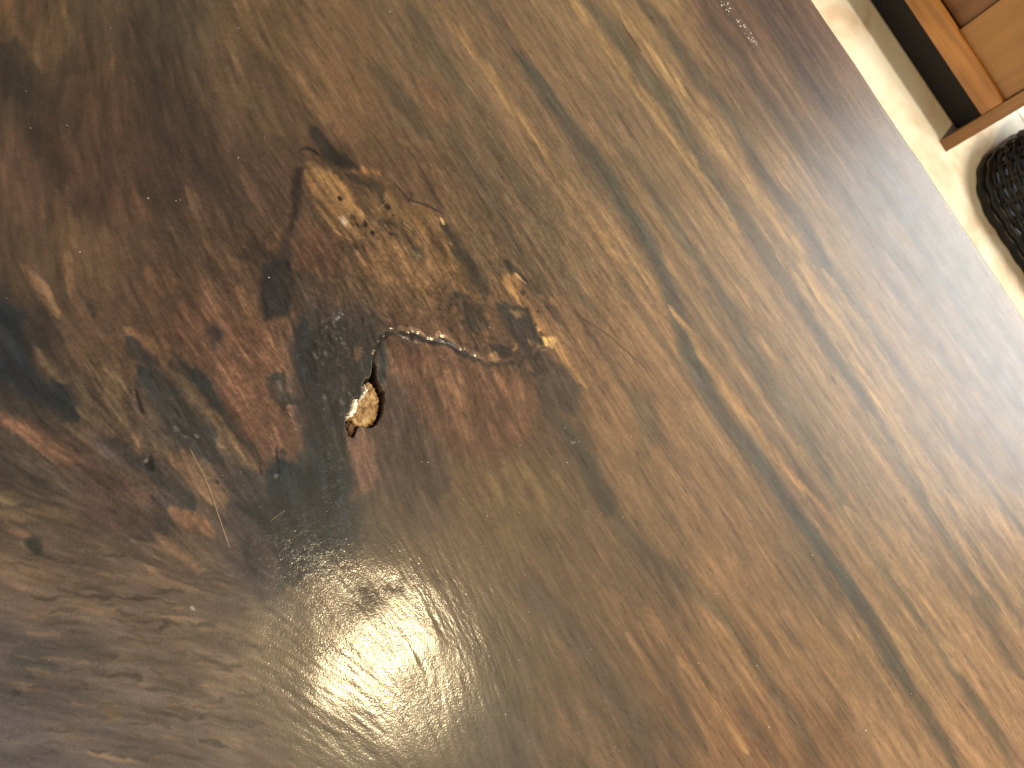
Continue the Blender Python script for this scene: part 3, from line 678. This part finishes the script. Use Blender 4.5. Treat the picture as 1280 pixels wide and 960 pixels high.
for k in range(50):
    x,y = rng.uniform(400,800), rng.uniform(160,470)
    DOT(5,x,y,rng.uniform(3,9),(30,28,26) if rng.random()<.6 else (120,84,52),.65,rng.uniform(-.3,.1))
for k in range(40):
    x,y = rng.uniform(80,420), rng.uniform(30,250)
    S_(5,[(x,y),(x+rng.uniform(2,14),y+rng.uniform(10,34))],rng.uniform(4,8),(58,40,28),.5,crisp=True)
# reddish block under the crack
B_(5,[(190,340),(400,360),(520,430),(640,420),(720,480),(740,600),(700,700),(560,760),(430,760),(330,640),(240,540),(190,420)],(98,65,47),.7,10)
S_(5,[(400,460),(440,520),(470,600)],80,(128,88,58),.45); S_(5,[(560,500),(660,520),(700,560)],70,(122,82,54),.45); S_(5,[(250,380),(330,420)],70,(104,62,44),.5)
S_(5,[(500,640),(600,600),(660,640)],70,(82,60,44),.5)
B_(5,[(170,500),(240,480),(330,640),(420,800),(420,870),(280,860),(160,760)],(70,54,48),.72,12)
B_(5,[(40,700),(120,680),(160,760),(140,900),(60,940)],(108,72,58),.62,9)
S_(5,[(150,900),(280,870),(420,850)],54,(62,50,42),.65)
B_(5,[(560,780),(740,760),(860,880),(860,980),(520,980)],(102,80,50),.5,16)
B_(5,[(720,400),(850,420),(910,500),(890,600),(780,650),(740,560)],(62,51,41),.82,10)
S_(5,[(820,640),(900,760),(960,880),(1010,980)],62,(58,53,43),.8); S_(5,[(800,330),(850,430),(920,520)],26,(152,108,62),.65)
S_(5,[(850,690),(860,710),(870,700)],6,(170,160,145),.6,.2,crisp=True,bump=2); S_(5,[(880,700),(910,740)],5,(150,140,125),.5,.1,crisp=True,bump=2)  # small hooked glints drawn as pale colour
# the crack running up from the hole
S_(5,[(132,410),(150,345),(200,302),(262,312),(330,338),(390,342),(440,372),(520,415)],24,(34,30,28),.92,-.9,crisp=True,taper=.05)
S_(5,[(130,395),(146,350),(168,322),(203,298)],8,(190,148,116),.85,.1,crisp=True,taper=.05,bump=2)
S_(5,[(205,300),(230,314),(250,330)],7,(176,150,128),.8,crisp=True); S_(5,[(245,322),(270,334),(300,345)],11,(205,200,196),.8,.3,crisp=True,bump=3)  # second stroke: white glint on the crack, painted as colour
S_(5,[(350,332),(385,340),(400,352)],9,(165,160,154),.75,.2,crisp=True,bump=3); S_(5,[(230,285),(290,300),(330,325)],12,(134,92,62),.7,crisp=True)  # first stroke: another painted glint along the crack
S_(5,[(405,345),(445,365),(470,385)],8,(96,104,112),.6,crisp=True)
S_(5,[(200,288),(262,296),(335,322),(395,328),(450,356),(530,398),(600,405)],16,(122,88,64),.8,.8,crisp=True,taper=.08)
S_(5,[(500,412),(560,425),(620,420),(690,405),(760,360)],16,(50,41,35),.7,-.4,crisp=True)
S_(5,[(165,345),(172,420),(165,490)],30,(43,46,48),.9,crisp=True)
S_(5,[(640,372),(655,362),(652,345)],13,(206,154,84),.9,.2,crisp=True); S_(5,[(650,335),(640,345)],8,(150,104,60),.7,crisp=True)
DOT(5,575,395,11,(205,152,84),.9,.2); DOT(5,560,370,7,(120,84,50),.7); DOT(5,775,340,15,(232,190,104),.95,.35); S_(5,[(765,355),(780,325),(800,345)],12,(214,166,90),.8,.2,crisp=True)
DOT(5,660,235,12,(128,96,58),.8,.2)
S_(5,[(785,345),(820,395),(850,430)],16,(170,120,66),.7,crisp=True)
# dark dull patch inside the highlight; flecks near it, pale ones painted as sparkle
B_('H',[(500,290),(600,265),(690,240),(680,280),(600,330),(560,360),(480,350)],(58,44,37),.55,5,rough=.72)
for k in range(170):
    x, y = rng.normal(470,190), rng.normal(360,190)
    if 40<x<980 and 20<y<930:
        S_('S',[(x,y),(x+rng.uniform(-12,12),y+rng.uniform(6,22))],rng.uniform(7,16),(96,96,88) if rng.random()<.55 else (32,34,34),rng.uniform(.25,.6),rng.uniform(-.10,.22),crisp=True,bump=2.0)
S_('S',[(500,740),(560,850),(600,940)],12,(150,115,95),.6,crisp=True)
S_('S',[(520,620),(600,540),(700,470)],70,(26,34,42),.6)  # dark stroke, its blue is painted reflection
# short pores all over the straight grain
for k in range(150):
    px, py = rng.uniform(380,1230), rng.uniform(10,950)
    if px < 640 and py > 200: continue
    p = rng.uniform(5,15); a = math.radians(57+rng.uniform(-5,5))
    S_('P',[(px,py),(px+p*math.cos(a),py+p*math.sin(a))],rng.uniform(1.4,2.2),(62,48,36),rng.uniform(.25,.55),-.05,crisp=True,taper=.3)

# ---- hole right through the knot
HOLE = [(448,212),(474,222),(480,300),(483,380),(520,440),(548,490),(553,560),(538,630),(500,720),(488,760),(400,792),(330,792),(316,830),(290,872),(240,850),(223,760),(233,680),(262,610),(272,538),(300,522),(328,526),(352,490),(364,430),(388,384),(425,368),(443,300)]
k, w = poly_w('A', HOLE, 0.9, True)
HT[k] += -20*w*sstep(0.30, 0.75, w)
C[k] = C[k]*(1-w[:, None]) + np.array([62, 40, 24])*w[:, None]
rim, wr = poly_w('A', HOLE, 3.5, True)
C[rim] = C[rim]*(1-0.35*(wr*(1-np.interp(wr, [0, 1], [0, 1])))[:, None])

# ---- relief everywhere: raised fibre, worn hollows
zone = np.exp(-(((PU-480)/210)**2+((PV-810)/180)**2))
crust = np.exp(-(((PU-380)/58)**2+((PV-692)/42)**2)) + 0.6*np.exp(-(((PU-418)/16)**2+((PV-590)/60)**2)) + 0.5*np.exp(-(((PU-415)/35)**2+((PV-425)/32)**2))
BUMP += 0.9*zone + 1.2*crust
HT += crust*(0.07*np.maximum(iso4, 0.0) + 0.022*fs + 0.05*iso3)
C += (crust*38*sstep(0.15, 0.6, iso4+0.3*iso3))[:, None]*np.array([1.0, 1.0, 0.95])  # sparkle of the rough crust painted as pale colour
HT += 0.0045*fs*(0.18+1.6*zone) + 0.0125*f0*(0.25+1.6*zone) + 0.006*f1*(1+1.8*zone) + 0.006*iso4*zone + 0.005*f2*(1-0.7*right) + (0.05-0.04*right+0.42*zone)*fbm(PU/95+3.3, PV/95+1.7, 61, 2) + 0.006*iso3*(0.3-0.25*right+1.2*zone)
ROUGH += (0.035*iso1 + 0.02*f2)*(1-0.8*right)
C = C + (0.12*right*sstep(1010, 930, PU-0.67*PV+60))[:, None]*(np.array([134, 108, 77])-C)  # right side pulled towards tan: reflected sheen painted into the colour
C *= (1+0.06*f0*(0.65+0.15*right)+0.025*fs+0.035*f1*(1-0.5*right)+(0.05-0.02*right)*iso4+0.03*iso3*(1-0.6*right))[:, None]
kz = np.exp(-(((PU-500)/230)**2+((PV-370)/170)**2)) + 0.8*np.exp(-(((PU-200)/220)**2+((PV-540)/150)**2))
C *= (1+kz*(0.085*iso4+0.085*f0+0.07*fs+0.06*iso3))[:, None]
C = np.clip(C*0.95+6, 14, 235)  # darks lifted all over: reflection haze put into the colour
# tiny dark flecks of pore in the figure
C *= (1-0.16*sstep(1.5, 2.6, -f0)*(0.4+0.6*right))[:, None]
lum = C@np.array([.3,.59,.11]); ds = (0.21+0.13*(1-right))[:, None]; C = C*(1-ds)+lum[:, None]*np.array([1.02, 1.0, 0.98])*ds
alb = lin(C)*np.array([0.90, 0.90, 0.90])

# ------------------------------------------------------------------ the wood material
def wood_mat():
    mt, nt, bs = newmat('oiled_walnut'); L = nt.links.new
    ac = nt.nodes.new('ShaderNodeAttribute'); ac.attribute_name = 'figure'
    ab = nt.nodes.new('ShaderNodeAttribute'); ab.attribute_name = 'relief'
    ar = nt.nodes.new('ShaderNodeAttribute'); ar.attribute_name = 'gloss'
    ag = nt.nodes.new('ShaderNodeAttribute'); ag.attribute_name = 'fibre'
    tc = nt.nodes.new('ShaderNodeTexCoord')
    def noise(sc, det, vec, rough=0.55):
        n = nt.nodes.new('ShaderNodeTexNoise'); n.inputs['Scale'].default_value = sc; n.inputs['Detail'].default_value = det
        n.inputs['Roughness'].default_value = rough; L(vec, n.inputs['Vector']); return n
    mp = nt.nodes.new('ShaderNodeMapping'); mp.inputs['Scale'].default_value = (14, 760, 1); L(tc.outputs['Object'], mp.inputs['Vector'])
    fib = noise(1.0, 3, mp.outputs[0]); spk = noise(900, 2, tc.outputs['Object']); blo = noise(60, 4, tc.outputs['Object'])
    mr = nt.nodes.new('ShaderNodeMix'); mr.data_type = 'FLOAT'
    L(ag.outputs['Fac'], mr.inputs[0]); L(spk.outputs[0], mr.inputs[2]); L(fib.outputs[0], mr.inputs[3])
    val = nt.nodes.new('ShaderNodeMapRange'); val.inputs[1].default_value = 0.33; val.inputs[2].default_value = 0.67
    val.inputs[3].default_value = 0.87; val.inputs[4].default_value = 1.12; L(mr.outputs[0], val.inputs[0])
    mul = nt.nodes.new('ShaderNodeMix'); mul.data_type = 'RGBA'; mul.blend_type = 'MULTIPLY'; mul.inputs[0].default_value = 1
    L(ac.outputs['Color'], mul.inputs[6]); L(val.outputs[0], mul.inputs[7])
    L(mul.outputs[2], bs.inputs['Base Color'])
    rr_ = nt.nodes.new('ShaderNodeMath'); rr_.operation = 'MULTIPLY_ADD'; rr_.inputs[1].default_value = 0.05
    L(blo.outputs[0], rr_.inputs[0]); rs = nt.nodes.new('ShaderNodeMath'); rs.operation = 'SUBTRACT'; rs.inputs[1].default_value = 0.025
    L(ar.outputs['Fac'], rs.inputs[0]); L(rs.outputs[0], rr_.inputs[2]); L(rr_.outputs[0], bs.inputs['Roughness'])
    bs.inputs['Specular IOR Level'].default_value = 0.12
    cw = nt.nodes.new('ShaderNodeMapRange'); cw.inputs[1].default_value = 0.34; cw.inputs[2].default_value = 0.62; cw.inputs[3].default_value = 0.44; cw.inputs[4].default_value = 0.10
    L(rr_.outputs[0], cw.inputs[0]); L(cw.outputs[0], bs.inputs['Coat Weight']); cr = nt.nodes.new('ShaderNodeMapRange'); cr.inputs[1].default_value = 0.35; cr.inputs[2].default_value = 0.65
    cr.inputs[3].default_value = 0.125; cr.inputs[4].default_value = 0.165; L(blo.outputs[0], cr.inputs[0])
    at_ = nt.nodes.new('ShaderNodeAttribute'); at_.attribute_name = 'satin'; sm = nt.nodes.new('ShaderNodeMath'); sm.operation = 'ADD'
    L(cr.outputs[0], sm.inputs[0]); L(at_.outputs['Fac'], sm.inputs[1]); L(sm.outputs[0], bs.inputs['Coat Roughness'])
    bs.inputs['Coat IOR'].default_value = 1.45
    bp = nt.nodes.new('ShaderNodeBump'); bp.inputs['Distance'].default_value = 0.00012
    mx = nt.nodes.new('ShaderNodeMath'); mx.operation = 'MULTIPLY'; mx.inputs[1].default_value = 0.28; L(ab.outputs['Fac'], mx.inputs[0])
    L(mx.outputs[0], bp.inputs['Strength']); 
    n3 = noise(1000, 1, tc.outputs['Object']); ad = nt.nodes.new('ShaderNodeMath'); ad.operation = 'ADD'
    L(n3.outputs[0], ad.inputs[0]); L(mr.outputs[0], ad.inputs[1]); L(ad.outputs[0], bp.inputs['Height'])
    L(bp.outputs[0], bs.inputs['Normal']); L(bp.outputs[0], bs.inputs['Coat Normal'])
    return mt
M_WOOD = wood_mat()
M_UNDER = flat_mat('slab_side_wood', (0.07, 0.04, 0.02), 0.6, 60, 0.4, 0.3)

table = empty('slab_table', (0.05, 0.2, 0))
tag(table, 'dark walnut slab table with a burl knot, a hole and long streaked grain', 'table')
# rolled-over edges: extra lines outside the top that drop down the sides
def padl(l): return np.concatenate([[l[0]-0.002]*2+[l[0]-0.0016, l[0]-0.0008], l, [l[-1]+0.0008, l[-1]+0.0016]+[l[-1]+0.002]*2])
plx, ply = padl(lx), padl(ly)
def drop(n): 
    d = np.zeros(n); d[:4] = [0.045, 0.0024, 0.0012, 0.0003]; d[-4:] = [0.0003, 0.0012, 0.0024, 0.045]; return d
ix = np.clip(np.arange(len(plx))-4, 0, nx-1); iy = np.clip(np.arange(len(ply))-4, 0, ny-1)
idx = (iy[:, None]*nx+ix[None, :]).ravel()
PX, PY = np.meshgrid(plx, ply)
DZ = np.maximum(drop(len(plx))[None, :], drop(len(ply))[:, None])
# the sawn edge wanders by a hair
PY = PY + np.where(np.arange(len(ply))[:, None] >= len(ply)-60, 0.0012*fbm(PX*14, PX*0+3, 71, 3)*np.clip((PY-(Y1-0.05))/0.05, 0, 1), 0)
P = np.stack([PX.ravel(), PY.ravel(), TZ + HT[idx]*0.001*(DZ.ravel() < 0.001) - DZ.ravel()], 1)
tme = grid_mesh('tabletop', P, len(plx), len(ply))
a = tme.attributes.new('figure', 'FLOAT_COLOR', 'POINT')
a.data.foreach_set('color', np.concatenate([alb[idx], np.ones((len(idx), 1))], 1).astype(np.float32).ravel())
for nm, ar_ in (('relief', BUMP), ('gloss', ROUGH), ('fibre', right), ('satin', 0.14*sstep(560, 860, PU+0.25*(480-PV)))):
    a = tme.attributes.new(nm, 'FLOAT', 'POINT'); a.data.foreach_set('value', ar_[idx].astype(np.float32))
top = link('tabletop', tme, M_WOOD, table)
link('underside', box_mesh('underside', (X0+0.001, Y0+0.001, TZ-0.044), (X1-0.001, Y1-0.004, TZ-0.026), 0.0), M_UNDER, table)
for lxp in (X0+0.12, X1-0.12):
    for lyp in (Y0+0.12, Y1-0.14):
        link('leg', box_mesh('leg', (lxp-0.035, lyp-0.035, 0.0), (lxp+0.035, lyp+0.035, TZ-0.0445), 0.004), M_UNDER, table)

# ---- what fills the hole: raw brown wood below, pale flakes at its side
def hole_lump(name, poly, zt, mat, seed, amp, edge, parent, tilt=(0, 0), cell=0.0004, ox=0, oy=0):
    Pp, s = tr('A', poly); W_ = np.array([at(x, y)[:2] for x, y in Pp]) + np.array([ox, oy])
    a, b = W_.min(0)-0.001, W_.max(0)+0.001
    xs = np.arange(a[0], b[0], cell); ys = np.arange(a[1], b[1], cell); X, Y = np.meshgrid(xs, ys)
    Wc = np.vstack([W_, W_[:1]]); u = X.ravel()+0.0009*vnoise(X.ravel()*700, Y.ravel()*700, seed); v = Y.ravel()+0.0009*vnoise(X.ravel()*700, Y.ravel()*700, seed+3)
    d, _ = seg_dist(u, v, Wc); ins = np.zeros(len(u), bool)
    for p, q in zip(Wc[:-1], Wc[1:]):
        if p[1] != q[1]: ins ^= ((p[1] > v) != (q[1] > v)) & (u < (q[0]-p[0])*(v-p[1])/(q[1]-p[1])+p[0])
    sd = np.where(ins, d, -d)
    h = zt + amp*fbm(X.ravel()*420, Y.ravel()*420, seed+9, 4) + tilt[0]*(X.ravel()-W_[:, 0].mean()) + tilt[1]*(Y.ravel()-W_[:, 1].mean())
    z = TZ + np.where(sd > 0, h - edge*(1-sstep(0, 0.0022, sd)), -0.0195)
    me = grid_mesh(name, np.stack([X.ravel(), Y.ravel(), z], 1), len(xs), len(ys))
    # drop cells that lie wholly outside
    bm = bmesh.new(); bm.from_mesh(me); bm.verts.ensure_lookup_table()
    bmesh.ops.delete(bm, geom=[vv for vv in bm.verts if sd[vv.index] < -0.0009], context='VERTS')
    bm.to_mesh(me); bm.free()
    return link(name, me, mat, parent)
def raw_mat():
    mt, nt, bs = newmat('raw_wood'); L = nt.links.new
    tc = nt.nodes.new('ShaderNodeTexCoord'); n = nt.nodes.new('ShaderNodeTexNoise'); n.inputs['Scale'].default_value = 190; n.inputs['Detail'].default_value = 6
    n.inputs['Roughness'].default_value = 0.65
    L(tc.outputs['Object'], n.inputs['Vector'])
    r = ramp(nt, [(0.30, lin((70, 48, 22))), (0.45, lin((142, 112, 72))), (0.6, lin((176, 146, 104))), (0.75, lin((206, 184, 148)))])
    L(n.outputs[0], r.inputs[0]); L(r.outputs[0], bs.inputs['Base Color']); bs.inputs['Roughness'].default_value = 0.8
    b = nt.nodes.new('ShaderNodeBump'); b.inputs['Strength'].default_value = 0.6; b.inputs['Distance'].default_value = 0.001
    L(n.outputs[0], b.inputs['Height']); L(b.outputs[0], bs.inputs['Normal']); return mt
M_RAW = raw_mat(); M_FLAKE = flat_mat('pale_flake', (0.86, 0.80, 0.68), 0.6, 300, 0.14, 0.4)
M_GREY = flat_mat('greyish_flake', (0.64, 0.60, 0.53), 0.6, 300, 0.25, 0.5)
M_BRK = flat_mat('brown_raw_wood', (0.105, 0.055, 0.026), 0.7, 260, 0.35, 0.5)
hole_lump('raw_wood', [(395,385),(432,375),(458,395),(482,425),(520,490),(532,560),(518,640),(482,745),(400,791),(335,790),(290,760),(240,700),(300,560),(340,540),(360,480)], -0.0028, M_RAW, 5, 0.0013, 0.007, top, (-0.06, 0.03))
hole_lump('broken_wood', [(236,705),(300,735),(322,790),(300,850),(262,862),(230,800)], -0.0035, M_BRK, 15, 0.0008, 0.003, top)
hole_lump('pale_flake', [(274,545),(300,528),(328,532),(336,560),(322,620),(292,670),(240,706),(236,680),(262,615)], -0.0006, M_FLAKE, 25, 0.0007, 0.0025, top)
hole_lump('grey_flake', [(372,408),(392,390),(420,430),(430,460),(392,520),(345,560),(335,528),(356,492)], -0.0010, M_GREY, 35, 0.0007, 0.003, top)

M_SPL = flat_mat('pale_splinter', (0.26, 0.18, 0.11), 0.6, 300, 0.25, 0.2)
for z_, pts_, rad_ in [(4, [(690,730),(718,782),(742,830),(768,895),(790,960),(812,1025),(835,1090)], 0.00030), ('S', [(260,220),(320,170),(385,125)], 0.00016), ('C', [(775,645),(800,668),(830,692)], 0.00045)]:
    q_ = smooth_poly(tr(z_, pts_)[0], 4)
    ln = [tuple(at(x_, y_)[:2]) + (TZ - 0.00008 + 0.0002*math.sin(math.pi*i_/(len(q_)-1)),) for i_, (x_, y_) in enumerate(q_)]
    tube('splinter', ln, rad_, False, M_SPL, top, 6)

# ------------------------------------------------------------------ dust and spatter lying on the top
M_DUST = flat_mat('pale_dust', (0.62, 0.60, 0.57), 0.5, 900, 0.1, 0.1)
def specks(name, spots, label):
    bm = bmesh.new()
    for px, py, r in spots:
        p = at(px, py)
        if p[1] > Y1-0.004: continue
        mtx = Matrix.Translation((p[0], p[1], TZ+0.00012)) @ Matrix.Rotation(random.uniform(0, 6.28), 4, 'Z') @ Matrix.Diagonal((r*random.uniform(.8, 1.9), r*random.uniform(.6, 1.0), r*0.6, 1))
        bmesh.ops.create_icosphere(bm, subdivisions=1, radius=1.0, matrix=mtx)
    me = bpy.data.meshes.new(name); bm.to_mesh(me); bm.free()
    return tag(link(name, me, M_DUST), label, 'dust', kind='stuff')
sp = [(138,35,.5),(298,35,.6),(290,69,.4),(331,172,.6),(298,197,.7),(185,248,.6),(220,251,.5),(225,250,.4),(38,160,.6),(84,157,.5),(487,15,.8),(610,140,.6),(598,199,.5),(786,317,.6),(750,322,.5),(1079,356,.8),(1100,353,.5),
      (706,535,.5),(709,578,.6),(1082,913,1.0),(873,829,.7),(946,832,.7),(961,909,.7),(1139,867,.7),(895,742,.5),(918,741,.5),(1015,694,.9),(782,545,.5),(648,825,.7),(738,812,.5),(336,347,.6),(612,409,.6),(100,315,.5),(1025,117,1.0),(879,192,.6),(820,283,.6),(789,546,.6),(650,557,.5),(527,577,.5),(535,578,.5),(943,847,.6),(740,830,.5),(1030,873,.6),(1027,875,.5)]
spots = [(x, y, r*0.0006) for x, y, r in sp]
for k in range(110):
    x, y = rng.uniform(0, 1260), rng.uniform(0, 955)
    spots.append((x, y, rng.uniform(0.00010, 0.0002)))
for k in range(90):
    spots.append((rng.uniform(560, 1240), rng.uniform(520, 955), rng.uniform(0.00012, 0.0003)))
specks('dust_specks', spots, 'tiny pale dust specks scattered over the dark tabletop')
sp2 = []
for (x0, y0), (x1, y1), n in [((903,2),(912,16),14), ((922,22),(930,36),12), ((934,42),(946,58),16)]:
    for k in range(n):
        t = rng.random(); sp2.append((x0+(x1-x0)*t+rng.normal(0, 2.4), y0+(y1-y0)*t+rng.normal(0, 1.6), rng.uniform(0.0003, 0.0009)))
specks('paint_spatter', sp2, 'line of white spatter flecks on the tabletop near its straight edge')
